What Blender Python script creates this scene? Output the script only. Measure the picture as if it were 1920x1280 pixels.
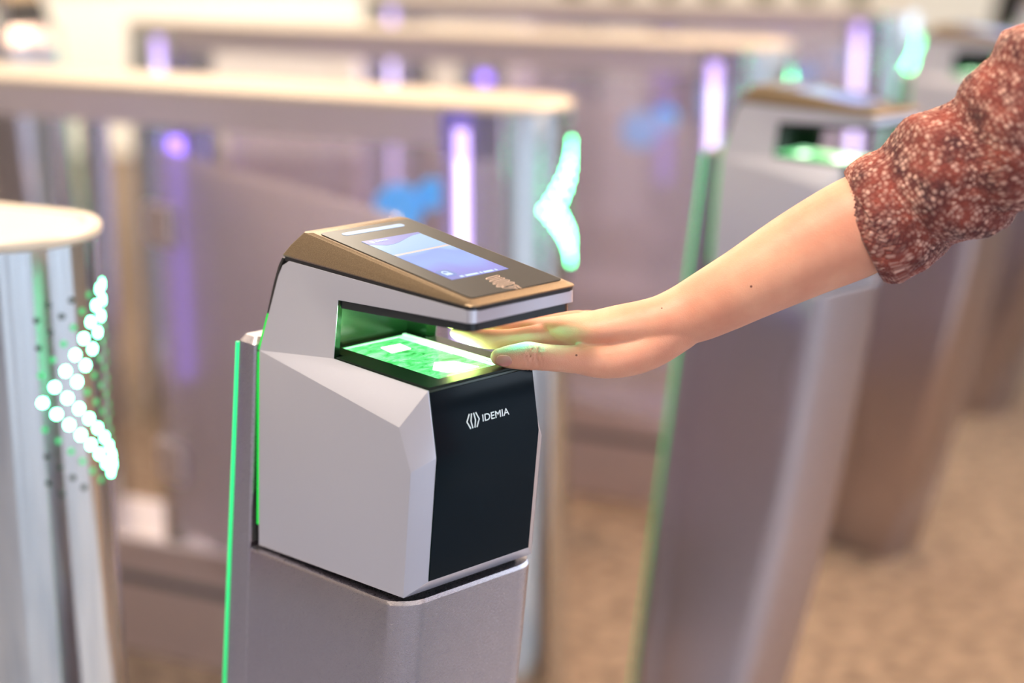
import bpy, bmesh, math, random
from mathutils import Vector, Matrix, noise
random.seed(7)
scn = bpy.context.scene
for o in list(bpy.data.objects):
    bpy.data.objects.remove(o)
C = scn.collection
PI = math.pi
R = math.radians

# ------------------------------------------------------------------ camera
cd = bpy.data.cameras.new('camera')
cam = bpy.data.objects.new('camera', cd)
C.objects.link(cam)
cam.location = (0, 0, 1.575)
cam.rotation_euler = (R(90 - 14.9), 0, 0)
cd.sensor_width = 36
cd.lens = 60.3
cd.clip_start = 0.05
cd.clip_end = 200
cd.dof.use_dof = True
cd.dof.focus_distance = 1.50
cd.dof.aperture_fstop = 1.85
cd.dof.aperture_blades = 0
scn.camera = cam

# ------------------------------------------------------------------ world, exposure
scn.view_settings.view_transform = 'Standard'
scn.view_settings.look = 'None'
scn.view_settings.exposure = 0.36
scn.view_settings.gamma = 1.0
scn.view_settings.use_curve_mapping = False
w = bpy.data.worlds.new('world')
scn.world = w
w.use_nodes = True
w.node_tree.nodes['Background'].inputs[0].default_value = (0.80, 0.84, 0.95, 1)
w.node_tree.nodes['Background'].inputs[1].default_value = 0.32
CEIL_STRENGTH = 7.5
WINDOW_STRENGTH = 3.3


def area(name, loc, target, size, power, col, size_y=None):
    l = bpy.data.lights.new(name, 'AREA')
    l.energy = power
    l.color = col
    l.shape = 'RECTANGLE' if size_y else 'SQUARE'
    l.size = size
    if size_y:
        l.size_y = size_y
    o = bpy.data.objects.new(name, l)
    C.objects.link(o)
    o.location = loc
    o.rotation_euler = (Vector(target) - Vector(loc)).to_track_quat('-Z', 'Y').to_euler()
    return o


# warm spot bank over the gates and cool daylight from the window side
area('warm_ceiling_wash', (1.6, 3.4, 3.3), (0.1, 1.6, 1.1), 0.8, 150, (1.0, 0.66, 0.40))
# downlight over the lane entrance, above and left of the scanner
area('lane_downlight', (-0.75, 0.75, 3.4), (-0.05, 1.45, 1.1), 0.5, 56, (1.0, 0.86, 0.70))
area('back_wall_fill', (-1.5, 8.6, 3.4), (-1.5, 13.0, 0.9), 3.0, 210, (1.0, 0.92, 0.80), 1.2)  # added fill that brightens counter and far wall, no known fixture
area('ceiling_wash_far', (-1.2, 5.6, 3.4), (-0.6, 4.4, 0.8), 2.2, 70, (1.0, 0.86, 0.68))

# ------------------------------------------------------------------ materials


def mat(name, col, rough=0.5, metal=0.0, emis=None, estr=0.0, **kw):
    m = bpy.data.materials.new(name)
    m.use_nodes = True
    b = m.node_tree.nodes['Principled BSDF']
    b.inputs['Base Color'].default_value = (*col, 1)
    b.inputs['Roughness'].default_value = rough
    b.inputs['Metallic'].default_value = metal
    if emis:
        b.inputs['Emission Color'].default_value = (*emis, 1)
        b.inputs['Emission Strength'].default_value = estr
    for k, v in kw.items():
        b.inputs[k].default_value = v
    return m


def nodes(m):
    return m.node_tree.nodes, m.node_tree.links, m.node_tree.nodes['Principled BSDF']


def add_noise_bump(m, scale=(1, 1, 1), nscale=200.0, strength=0.1, dist=0.001, detail=2.0, rough_var=None, coord='Object'):
    n, l, b = nodes(m)
    tc = n.new('ShaderNodeTexCoord')
    mp = n.new('ShaderNodeMapping')
    mp.inputs['Scale'].default_value = scale
    nz = n.new('ShaderNodeTexNoise')
    nz.inputs['Scale'].default_value = nscale
    nz.inputs['Detail'].default_value = detail
    bp = n.new('ShaderNodeBump')
    bp.inputs['Strength'].default_value = strength
    bp.inputs['Distance'].default_value = dist
    l.new(tc.outputs[coord], mp.inputs[0])
    l.new(mp.outputs[0], nz.inputs['Vector'])
    l.new(nz.outputs[0], bp.inputs['Height'])
    l.new(bp.outputs[0], b.inputs['Normal'])
    if rough_var:
        mr = n.new('ShaderNodeMapRange')
        mr.inputs['To Min'].default_value = rough_var[0]
        mr.inputs['To Max'].default_value = rough_var[1]
        l.new(nz.outputs[0], mr.inputs['Value'])
        l.new(mr.outputs[0], b.inputs['Roughness'])
    return nz


def add_color_noise(m, c1, c2, nscale=50.0, detail=4.0, scale=(1, 1, 1), p=(0.4, 0.6), coord='Object'):
    n, l, b = nodes(m)
    tc = n.new('ShaderNodeTexCoord')
    mp = n.new('ShaderNodeMapping')
    mp.inputs['Scale'].default_value = scale
    nz = n.new('ShaderNodeTexNoise')
    nz.inputs['Scale'].default_value = nscale
    nz.inputs['Detail'].default_value = detail
    cr = n.new('ShaderNodeValToRGB')
    cr.color_ramp.elements[0].position = p[0]
    cr.color_ramp.elements[0].color = (*c1, 1)
    cr.color_ramp.elements[1].position = p[1]
    cr.color_ramp.elements[1].color = (*c2, 1)
    l.new(tc.outputs[coord], mp.inputs[0])
    l.new(mp.outputs[0], nz.inputs['Vector'])
    l.new(nz.outputs[0], cr.inputs[0])
    l.new(cr.outputs[0], b.inputs['Base Color'])


M = {}
M['silver'] = mat('silver_paint', (0.53, 0.53, 0.61), 0.34, 0.6)
add_noise_bump(M['silver'], nscale=2600, strength=0.06, dist=0.0003)
M['bronze'] = mat('bronze_paint', (0.36, 0.25, 0.14), 0.36, 0.75)
add_color_noise(M['bronze'], (0.22, 0.155, 0.095), (0.32, 0.232, 0.145), nscale=1500, detail=2, p=(0.40, 0.62))
M['black'] = mat('black_plastic', (0.008, 0.008, 0.009), 0.35)
M['gloss'] = mat('black_gloss', (0.003, 0.007, 0.011), 0.10, **{'Specular IOR Level': 0.10})
M['satin_black'] = mat('satin_black', (0.010, 0.014, 0.016), 0.22)
M['deck'] = mat('deck_black', (0.006, 0.012, 0.008), 0.24, **{'Specular IOR Level': 0.3})
M['throat'] = mat('throat_black', (0.006, 0.02, 0.008), 0.20)
M['glass_top'] = mat('display_glass', (0.030, 0.028, 0.026), 0.26)
M['steel'] = mat('brushed_steel', (0.47, 0.43, 0.465), 0.25, 1.0, Anisotropic=0.8)
n_, l_, b_ = nodes(M['steel'])
tg_ = n_.new('ShaderNodeTangent')
tg_.direction_type = 'RADIAL'
tg_.axis = 'Z'
l_.new(tg_.outputs[0], b_.inputs['Tangent'])
add_noise_bump(M['steel'], scale=(1, 1, 9), nscale=420, strength=0.05, dist=0.0002, detail=2, rough_var=(0.24, 0.32))
M['polished'] = mat('polished_steel', (0.64, 0.66, 0.67), 0.10, 1.0)
add_noise_bump(M['polished'], scale=(40, 40, 0.25), nscale=1.6, strength=0.18, dist=0.004, detail=2)
M['cabinet'] = mat('satin_steel', (0.62, 0.55, 0.58), 0.32, 0.8)
M['cap_cream'] = mat('satin_top_plate', (0.55, 0.475, 0.39), 0.48, 0.3)
M['print'] = mat('white_print', (0.75, 0.83, 0.86), 0.5, emis=(0.7, 0.8, 0.85), estr=0.0)
M['copper_print'] = mat('copper_print', (0.85, 0.62, 0.50), 0.4)
M['led_bar'] = mat('led_bar', (0.03, 0.03, 0.04), 0.3, emis=(0.50, 0.70, 1.0), estr=0.72)
M['green_edge'] = mat('green_edge_light', (0.02, 0.5, 0.15), 0.3, emis=(0.03, 0.80, 0.24), estr=0.9)
# light pipe fed from its top end: its own output falls off downwards
n_, l_, b_ = nodes(M['green_edge'])
tc_ = n_.new('ShaderNodeTexCoord')
sp_ = n_.new('ShaderNodeSeparateXYZ')
mr_ = n_.new('ShaderNodeMapRange')
mr_.inputs['From Min'].default_value = 0.35
mr_.inputs['From Max'].default_value = 1.15
mr_.inputs['To Min'].default_value = 0.06
mr_.inputs['To Max'].default_value = 0.95
l_.new(tc_.outputs['Object'], sp_.inputs[0])
l_.new(sp_.outputs['Z'], mr_.inputs['Value'])
l_.new(mr_.outputs[0], b_.inputs['Emission Strength'])
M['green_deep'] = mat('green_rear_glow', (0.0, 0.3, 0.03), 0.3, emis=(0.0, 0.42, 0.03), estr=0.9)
M['green_led'] = mat('green_led', (0.2, 1, 0.5), 0.3, emis=(0.10, 1.0, 0.36), estr=42)
M['hole_spill'] = mat('green_spill_hole', (0.03, 0.2, 0.08), 0.4, emis=(0.02, 0.50, 0.14), estr=0.8)  # green spill of the lit dots, put in as the holes' own glow
M['hole'] = mat('dark_hole', (0.03, 0.05, 0.04), 0.5)
M['purple_led'] = mat('purple_led', (0.7, 0.6, 1), 0.3, emis=(0.47, 0.30, 1.0), estr=1.15)
M['white_purple'] = mat('white_purple_led', (0.9, 0.85, 1), 0.3, emis=(0.80, 0.74, 1.0), estr=1.7)
M['wall'] = mat('cream_wall', (0.84, 0.78, 0.68), 0.8)
add_noise_bump(M['wall'], nscale=30, strength=0.05)
M['ceiling'] = mat('ceiling_white', (0.88, 0.84, 0.78), 0.9)
add_noise_bump(M['ceiling'], nscale=30, strength=0.05)
M['panel_light'] = mat('ceiling_panel_light', (1, 1, 1), 0.5, emis=(1.0, 0.86, 0.68), estr=CEIL_STRENGTH)
M['window_light'] = mat('daylight_pane', (1, 1, 1), 0.3, emis=(0.66, 0.82, 1.0), estr=WINDOW_STRENGTH)
M['stone'] = mat('pale_stone', (0.36, 0.41, 0.47), 0.35)
add_color_noise(M['stone'], (0.20, 0.225, 0.30), (0.29, 0.315, 0.39), nscale=3, detail=6)
M['wall_grey'] = mat('mauve_grey_wall', (0.42, 0.37, 0.42), 0.8)
M['frame_dark'] = mat('dark_frame', (0.07, 0.07, 0.08), 0.5)
M['pillar'] = mat('grey_pillar', (0.35, 0.33, 0.33), 0.7)
M['blue'] = mat('blue_sign', (0.03, 0.36, 0.85), 0.4, emis=(0.05, 0.38, 0.85), estr=0.65)  # glow added to brighten the blue stickers
M['purple_dim'] = mat('purple_streak_glow', (0.3, 0.2, 0.8), 0.3, emis=(0.26, 0.14, 0.85), estr=2.6)
M['jeans'] = mat('blue_grey_denim', (0.24, 0.33, 0.44), 0.8)
M['hair'] = mat('brown_hair', (0.10, 0.05, 0.03), 0.5)
M['shoe'] = mat('white_shoe', (0.7, 0.7, 0.7), 0.5)
M['eye'] = mat('eye_white', (0.8, 0.8, 0.8), 0.2)
M['leaf'] = mat('leaf_green', (0.03, 0.10, 0.03), 0.5)
M['planter'] = mat('planter_white', (0.72, 0.68, 0.66), 0.6)
M['counter'] = mat('counter_cream', (0.88, 0.83, 0.74), 0.5)
M['leather'] = mat('black_leather', (0.012, 0.011, 0.010), 0.45)
M['wood'] = mat('orange_wood', (0.42, 0.20, 0.07), 0.5)
M['rubber'] = mat('rubber', (0.01, 0.01, 0.01), 0.7)

# carpet
M['carpet'] = mat('carpet_brown', (0.26, 0.18, 0.12), 0.95)
add_color_noise(M['carpet'], (0.115, 0.080, 0.058), (0.26, 0.190, 0.140), nscale=22, detail=9, p=(0.36, 0.64))
n_, l_, b_ = nodes(M['carpet'])
nz_ = n_.new('ShaderNodeTexNoise')
nz_.inputs['Scale'].default_value = 260
bp_ = n_.new('ShaderNodeBump')
bp_.inputs['Strength'].default_value = 0.6
bp_.inputs['Distance'].default_value = 0.004
tc_ = n_.new('ShaderNodeTexCoord')
l_.new(tc_.outputs['Object'], nz_.inputs['Vector'])
l_.new(nz_.outputs[0], bp_.inputs['Height'])
l_.new(bp_.outputs[0], b_.inputs['Normal'])


def glass_mat(name, tint, gloss=0.08, rough=0.02):
    m = bpy.data.materials.new(name)
    m.use_nodes = True
    n, l = m.node_tree.nodes, m.node_tree.links
    n.clear()
    out = n.new('ShaderNodeOutputMaterial')
    tr = n.new('ShaderNodeBsdfTransparent')
    tr.inputs[0].default_value = (*tint, 1)
    gl = n.new('ShaderNodeBsdfGlossy')
    gl.inputs['Roughness'].default_value = rough
    lw = n.new('ShaderNodeLayerWeight')
    lw.inputs[0].default_value = 0.25
    mr = n.new('ShaderNodeMapRange')
    mr.inputs['To Min'].default_value = gloss
    mr.inputs['To Max'].default_value = 0.9
    mx = n.new('ShaderNodeMixShader')
    l.new(lw.outputs['Fresnel'], mr.inputs['Value'])
    l.new(mr.outputs[0], mx.inputs[0])
    l.new(tr.outputs[0], mx.inputs[1])
    l.new(gl.outputs[0], mx.inputs[2])
    l.new(mx.outputs[0], out.inputs[0])
    return m


def satin_glass(name):
    m = glass_mat(name, (0.95, 0.93, 0.97), 0.12, 0.22)
    n, l = m.node_tree.nodes, m.node_tree.links
    out = [q for q in n if q.type == 'OUTPUT_MATERIAL'][0]
    src = out.inputs[0].links[0].from_socket
    df = n.new('ShaderNodeBsdfDiffuse')
    df.inputs[0].default_value = (0.55, 0.50, 0.56, 1)
    tl = n.new('ShaderNodeBsdfTranslucent')
    tl.inputs[0].default_value = (0.55, 0.50, 0.56, 1)
    a = n.new('ShaderNodeAddShader')
    l.new(df.outputs[0], a.inputs[0])
    l.new(tl.outputs[0], a.inputs[1])
    mx = n.new('ShaderNodeMixShader')
    mx.inputs[0].default_value = 0.10
    l.new(src, mx.inputs[1])
    l.new(a.outputs[0], mx.inputs[2])
    l.new(mx.outputs[0], out.inputs[0])
    return m


M['satin_glass'] = satin_glass('satin_wing_glass')
M['glass'] = glass_mat('clear_panel_glass', (0.95, 0.93, 0.96), 0.13, 0.05)

# screen and platen (these give off their own light)


def uv_emission(name, build):
    m = bpy.data.materials.new(name)
    m.use_nodes = True
    n, l, b = nodes(m)
    b.inputs['Roughness'].default_value = 0.12
    b.inputs['Base Color'].default_value = (0.02, 0.02, 0.02, 1)
    uv = n.new('ShaderNodeUVMap')
    uv.uv_map = 'UVMap'
    build(n, l, b, uv)
    return m


def build_screen(n, l, b, uv):
    sp = n.new('ShaderNodeSeparateXYZ')
    l.new(uv.outputs[0], sp.inputs[0])
    nz = n.new('ShaderNodeTexNoise')
    nz.inputs['Scale'].default_value = 1.6
    nz.inputs['Detail'].default_value = 1
    l.new(uv.outputs[0], nz.inputs['Vector'])
    ma = n.new('ShaderNodeMath')
    ma.operation = 'MULTIPLY_ADD'
    ma.inputs[1].default_value = 0.45
    l.new(nz.outputs[0], ma.inputs[0])
    l.new(sp.outputs['Y'], ma.inputs[2])
    su = n.new('ShaderNodeMath')
    su.operation = 'SUBTRACT'
    su.inputs[1].default_value = 0.22
    l.new(ma.outputs[0], su.inputs[0])
    cr = n.new('ShaderNodeValToRGB')
    e = cr.color_ramp.elements
    e[0].position = 0.0
    e[0].color = (0.52, 0.74, 0.96, 1)
    e[1].position = 1.0
    e[1].color = (0.28, 0.30, 0.74, 1)
    for p, c in ((0.36, (0.44, 0.66, 0.98)), (0.46, (0.30, 0.44, 0.95)), (0.66, (0.34, 0.50, 1.0)), (0.84, (0.33, 0.33, 0.88))):
        x = e.new(p)
        x.color = (*c, 1)
    l.new(su.outputs[0], cr.inputs[0])
    l.new(cr.outputs[0], b.inputs['Emission Color'])
    b.inputs['Emission Strength'].default_value = 0.74


M['screen'] = uv_emission('screen_image', build_screen)
M['scr_head'] = mat('screen_header', (0, 0, 0), 0.2, emis=(0.27, 0.27, 0.62), estr=0.9)
M['scr_dark'] = mat('screen_button', (0, 0, 0), 0.2, emis=(0.20, 0.28, 0.60), estr=0.9)
M['scr_light'] = mat('screen_white', (0, 0, 0), 0.2, emis=(0.66, 0.82, 1.0), estr=0.95)
M['scr_line'] = mat('screen_line', (0, 0, 0), 0.2, emis=(0.74, 0.60, 0.58), estr=0.9)


def build_platen(n, l, b, uv):
    b.inputs['Roughness'].default_value = 0.08
    # smudged, scratched glow
    mp = n.new('ShaderNodeMapping')
    mp.inputs['Scale'].default_value = (1.0, 1.9, 1)
    l.new(uv.outputs[0], mp.inputs[0])
    nz = n.new('ShaderNodeTexNoise')
    nz.inputs['Scale'].default_value = 3.2
    nz.inputs['Detail'].default_value = 9
    nz.inputs['Roughness'].default_value = 0.72
    nz.inputs['Distortion'].default_value = 0.6
    l.new(mp.outputs[0], nz.inputs['Vector'])
    cr = n.new('ShaderNodeValToRGB')
    e = cr.color_ramp.elements
    e[0].position = 0.34
    e[0].color = (0.01, 0.22, 0.03, 1)
    e[1].position = 0.68
    e[1].color = (0.40, 1.1, 0.48, 1)
    x = e.new(0.5)
    x.color = (0.10, 0.72, 0.18, 1)
    l.new(nz.outputs[0], cr.inputs[0])
    l.new(cr.outputs[0], b.inputs['Emission Color'])
    b.inputs['Emission Strength'].default_value = 1.4


M['platen'] = uv_emission('platen_glow', build_platen)
M['platen_white'] = mat('platen_glare', (1, 1, 1), 0.2, emis=(0.75, 1.0, 0.72), estr=4.0)
M['platen_rim'] = mat('platen_bright_edge', (1, 1, 1), 0.2, emis=(0.42, 1.0, 0.55), estr=1.0)

# skin
M['skin'] = mat('skin', (0.80, 0.49, 0.36), 0.50)
n_, l_, b_ = nodes(M['skin'])
b_.inputs['Subsurface Weight'].default_value = 0.25
b_.inputs['Subsurface Radius'].default_value = (0.012, 0.005, 0.003)
b_.inputs['Subsurface Scale'].default_value = 0.6
tc_ = n_.new('ShaderNodeTexCoord')
nz_ = n_.new('ShaderNodeTexNoise')
nz_.inputs['Scale'].default_value = 22
nz_.inputs['Detail'].default_value = 4
cr_ = n_.new('ShaderNodeValToRGB')
cr_.color_ramp.elements[0].position = 0.35
cr_.color_ramp.elements[0].color = (0.60, 0.25, 0.16, 1)
cr_.color_ramp.elements[1].position = 0.65
cr_.color_ramp.elements[1].color = (0.69, 0.335, 0.215, 1)
l_.new(tc_.outputs['Object'], nz_.inputs['Vector'])
l_.new(nz_.outputs[0], cr_.inputs[0])
l_.new(cr_.outputs[0], b_.inputs['Base Color'])
vo_ = n_.new('ShaderNodeTexVoronoi')
vo_.inputs['Scale'].default_value = 900
l_.new(tc_.outputs['Object'], vo_.inputs['Vector'])
bp_ = n_.new('ShaderNodeBump')
bp_.inputs['Strength'].default_value = 0.22
bp_.inputs['Distance'].default_value = 0.0005
l_.new(vo_.outputs['Distance'], bp_.inputs['Height'])
l_.new(bp_.outputs[0], b_.inputs['Normal'])
M['nail'] = mat('nail_pink', (0.82, 0.38, 0.33), 0.12)
M['mole'] = mat('mole_brown', (0.16, 0.05, 0.03), 0.5)

# knit
M['knit'] = mat('knit_marl', (0.4, 0.12, 0.09), 0.92)
n_, l_, b_ = nodes(M['knit'])
uv_ = n_.new('ShaderNodeUVMap')
uv_.uv_map = 'UVMap'
mp_ = n_.new('ShaderNodeMapping')
mp_.inputs['Scale'].default_value = (80, 118, 1)
l_.new(uv_.outputs[0], mp_.inputs[0])
vo_ = n_.new('ShaderNodeTexVoronoi')
vo_.inputs['Scale'].default_value = 1.0
vo_.inputs['Randomness'].default_value = 0.72
l_.new(mp_.outputs[0], vo_.inputs['Vector'])
# dark to rust yarn in soft patches, a paler fleck in the middle of most stitches
nz_ = n_.new('ShaderNodeTexNoise')
nz_.inputs['Scale'].default_value = 0.16
nz_.inputs['Detail'].default_value = 6
l_.new(mp_.outputs[0], nz_.inputs['Vector'])
base_ = n_.new('ShaderNodeValToRGB')
e = base_.color_ramp.elements
e[0].position = 0.26
e[0].color = (0.035, 0.011, 0.016, 1)
e[1].position = 0.66
e[1].color = (0.25, 0.050, 0.034, 1)
l_.new(nz_.outputs[0], base_.inputs[0])
sp_ = n_.new('ShaderNodeSeparateColor')
l_.new(vo_.outputs['Color'], sp_.inputs[0])
fl_ = n_.new('ShaderNodeMapRange')          # distance to stitch centre -> fleck
fl_.inputs['From Min'].default_value = 0.72
fl_.inputs['From Max'].default_value = 0.18
l_.new(vo_.outputs['Distance'], fl_.inputs['Value'])
am_ = n_.new('ShaderNodeMapRange')
am_.inputs['From Min'].default_value = 0.10
am_.inputs['From Max'].default_value = 0.90
l_.new(sp_.outputs[0], am_.inputs['Value'])
ml_ = n_.new('ShaderNodeMath')
ml_.operation = 'MULTIPLY'
l_.new(fl_.outputs[0], ml_.inputs[0])
l_.new(am_.outputs[0], ml_.inputs[1])
mc_ = n_.new('ShaderNodeMix')
mc_.data_type = 'RGBA'
mc_.inputs['B'].default_value = (0.62, 0.36, 0.29, 1)
l_.new(ml_.outputs[0], mc_.inputs['Factor'])
l_.new(base_.outputs[0], mc_.inputs['A'])
l_.new(mc_.outputs['Result'], b_.inputs['Base Color'])
bp_ = n_.new('ShaderNodeBump')
bp_.inputs['Strength'].default_value = 0.55
bp_.inputs['Distance'].default_value = 0.0022
bp_.invert = True
l_.new(vo_.outputs['Distance'], bp_.inputs['Height'])
l_.new(bp_.outputs[0], b_.inputs['Normal'])
b_.inputs['Sheen Weight'].default_value = 0.15
b_.inputs['Sheen Roughness'].default_value = 0.4

M['maroon'] = mat('maroon_knit', (0.26, 0.07, 0.05), 0.9)
add_color_noise(M['maroon'], (0.12, 0.03, 0.03), (0.60, 0.33, 0.27), nscale=160, detail=2, p=(0.45, 0.7))

# ------------------------------------------------------------------ helpers


def obj(name, bm, m=None, parent=None, smooth=False, loc=None, rot=None):
    me = bpy.data.meshes.new(name)
    bmesh.ops.recalc_face_normals(bm, faces=bm.faces[:])
    bm.to_mesh(me)
    bm.free()
    if m:
        for mm in (m if isinstance(m, (list, tuple)) else [m]):
            me.materials.append(mm)
    if smooth:
        for p in me.polygons:
            p.use_smooth = True
    o = bpy.data.objects.new(name, me)
    C.objects.link(o)
    if parent:
        o.parent = parent
    if loc:
        o.location = loc
    if rot:
        o.rotation_euler = rot
    return o


def auto_smooth(o, ang=35):
    """smooth faces, keep creases sharp"""
    me = o.data
    bm = bmesh.new()
    bm.from_mesh(me)
    for e_ in bm.edges:
        if len(e_.link_faces) == 2 and e_.calc_face_angle(0) > R(ang):
            e_.smooth = False
    for f in bm.faces:
        f.smooth = True
    bm.to_mesh(me)
    bm.free()
    return o


def tag(o, label=None, cat=None, group=None, kind=None):
    if label:
        o['label'] = label
    if cat:
        o['category'] = cat
    if group:
        o['group'] = group
    if kind:
        o['kind'] = kind
    return o


def thing(name, label, cat, loc=(0, 0, 0), rz=0, group=None):
    o = bpy.data.objects.new(name, None)
    C.objects.link(o)
    o.empty_display_size = 0.05
    o.location = loc
    o.rotation_euler = (0, 0, rz)
    return tag(o, label, cat, group)


def copy_tree(o, parent=None):
    c = o.copy()
    C.objects.link(c)
    c.parent = parent
    for ch in list(o.children):
        copy_tree(ch, c)
    return c


def box_bm(x0, x1, y0, y1, z0, z1, bev=0.0, bm=None):
    bm = bm or bmesh.new()
    vs = [bm.verts.new((x, y, z)) for x in (x0, x1) for y in (y0, y1) for z in (z0, z1)]
    fs = []
    for idx in ((0, 1, 3, 2), (4, 6, 7, 5), (0, 4, 5, 1), (2, 3, 7, 6), (0, 2, 6, 4), (1, 5, 7, 3)):
        fs.append(bm.faces.new([vs[i] for i in idx]))
    if bev:
        ed = {e_ for f in fs for e_ in f.edges}
        bmesh.ops.bevel(bm, geom=list(ed), offset=bev, segments=2, affect='EDGES', profile=0.5)
    return bm


def loft_bm(loops, close_ends=True, bm=None):
    bm = bm or bmesh.new()
    rings = [[bm.verts.new(p) for p in lp] for lp in loops]
    n = len(rings[0])
    for a, b in zip(rings[:-1], rings[1:]):
        for i in range(n):
            bm.faces.new((a[i], a[(i + 1) % n], b[(i + 1) % n], b[i]))
    if close_ends:
        bm.faces.new(list(reversed(rings[0])))
        bm.faces.new(rings[-1])
    return bm


def rrect(x0, x1, y0, y1, r, n=6, radii=None):
    """rounded rectangle loop, ccw; radii order: (x1,y0) (x1,y1) (x0,y1) (x0,y0)"""
    rs = radii or (r, r, r, r)
    out = []
    for (cx, cy, sx, sy, a0, rr) in ((x1, y0, -1, 1, -90, rs[0]), (x1, y1, -1, -1, 0, rs[1]), (x0, y1, 1, -1, 90, rs[2]), (x0, y0, 1, 1, 180, rs[3])):
        for i in range(n + 1):
            a = R(a0 + 90 * i / n)
            out.append((cx + sx * rr + rr * math.cos(a), cy + sy * rr + rr * math.sin(a)))
    return out


def slab_bm(poly, thick, bm=None):
    """thick slab under a (planar) polygon, extruded along minus its normal"""
    bm = bm or bmesh.new()
    P = [Vector(p) for p in poly]
    nrm = (P[1] - P[0]).cross(P[2] - P[0]).normalized()
    a = [bm.verts.new(p) for p in P]
    b = [bm.verts.new(p - nrm * thick) for p in P]
    n = len(P)
    bm.faces.new(a)
    bm.faces.new(list(reversed(b)))
    for i in range(n):
        bm.faces.new((a[i], b[i], b[(i + 1) % n], a[(i + 1) % n]))
    return bm


def stadium(x0, x1, r, n=16):
    """plan outline of a cabinet: two half circles joined"""
    out = []
    for i in range(n + 1):
        a = R(90 + 180 * i / n)
        out.append((x0 + r * math.cos(a), r * math.sin(a)))
    for i in range(n + 1):
        a = R(-90 + 180 * i / n)
        out.append((x1 + r * math.cos(a), r * math.sin(a)))
    return out


# ------------------------------------------------------------------ the setting
def struct(name, bm, m, parent=None):
    o = obj(name, bm, m, parent)
    if not parent:
        o['kind'] = 'structure'
    return o


struct('floor', box_bm(-11, 10, 2.72, 14, -0.1, 0.0), M['carpet'])
struct('floor', box_bm(-11, 10, -7, 2.72, -0.1, 0.0), M['stone'])  # unseen pale floor, added for its bluish reflection in the steel
struct('wall_back', box_bm(-11, -0.6, -7.1, -6.9, 0, 3.6), M['wall_grey'])
struct('ceiling', box_bm(-11, 10, -7, 14, 3.6, 3.7), M['ceiling'])
struct('wall_far', box_bm(-11, 10, 14, 14.2, 0, 3.6), M['wall'])
struct('wall_left', box_bm(-11.2, -11, -7, 14, 0, 3.6), M['wall'])
struct('baseboard_far', box_bm(-11, 10, 13.97, 14, 0, 0.12), M['pillar'])

for iy in range(6):
    for ix in range(6):
        x, y = -8.2 + ix * 3.2, -5 + iy * 3.2
        t = thing('ceiling_light', 'square recessed ceiling light panel above the hall', 'ceiling light', (x, y, 3.6), 0, 'ceiling light panels')
        if ix == 0 and iy == 0:
            fr = bmesh.new()
            for q in ((-0.5, 0.5, -0.5, -0.45), (-0.5, 0.5, 0.45, 0.5), (-0.5, -0.45, -0.45, 0.45), (0.45, 0.5, -0.45, 0.45)):
                box_bm(q[0], q[1], q[2], q[3], -0.03, 0.0, bm=fr)
            f0 = obj('frame', fr, M['frame_dark'], t)
            d0 = obj('diffuser', box_bm(-0.45, 0.45, -0.45, 0.45, -0.02, 0.0), M['panel_light'], t)
        else:
            for s in (f0, d0):
                c = s.copy()
                C.objects.link(c)
                c.parent = t

# window wall on the right and behind the photographer: piers with tall panes
nwin = 0


def window_run(p0, p1, n, inward):
    """piers and tall panes from p0 to p1"""
    global nwin
    p0, p1, inward = Vector(p0), Vector(p1), Vector(inward)
    d = (p1 - p0) / n
    rz = math.atan2(d.y, d.x)
    L = d.length
    for i in range(n):
        nwin += 1
        o = p0 + d * i
        root = bpy.data.objects.new('window_%d' % nwin, None)
        C.objects.link(root)
        root['kind'] = 'structure'
        root.location = o
        root.rotation_euler = (0, 0, rz)
        fb = bmesh.new()
        box_bm(0.0, 0.35, -0.1, 0.1, 0, 3.6, bm=fb)
        box_bm(0.35, L, -0.1, 0.1, 0, 0.35, bm=fb)
        box_bm(0.35, L, -0.1, 0.1, 3.2, 3.6, bm=fb)
        obj('window_pier', fb, M['pillar'], root)
        fm = bmesh.new()
        for x in (0.35, 0.35 + (L - 0.35) / 2 - 0.03, L - 0.06):
            box_bm(x, x + 0.06, -0.05, 0.05, 0.35, 3.2, bm=fm)
        obj('window_frame', fm, M['frame_dark'], root)
        for k in range(2):
            xa = 0.41 + k * (L - 0.35) / 2
            obj('pane', box_bm(xa, xa + (L - 0.35) / 2 - 0.1, -0.01, 0.01, 0.36, 3.19), M['window_light'], root)


window_run((9.9, -6.9, 0), (9.9, 13.9, 0), 8, (-1, 0, 0))
window_run((-0.6, -6.9, 0), (9.7, -6.9, 0), 5, (0, 1, 0))

# ------------------------------------------------------------------ palm scanner
TOPA = Vector((0, 0.145, 0.296))
TOPB = Vector((0, -0.071, 0.2718))
TD = (TOPB - TOPA).normalized()
TN = Vector((0, TD.z, -TD.y)).normalized()
if TN.z < 0:
    TN = -TN


def top(x, s, h=0.0):
    return TOPA + Vector((x, 0, 0)) + TD * s + TN * h


FA = Vector((0, -0.0175, 0.187))
FB = Vector((0, -0.0265, 0.130))
FD = (FA - FB).normalized()
FN = Vector((0, -FD.z, FD.y)).normalized()


def front(x, s, h=0.0):
    return FA + Vector((x, 0, 0)) + FD * s + FN * h


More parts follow.
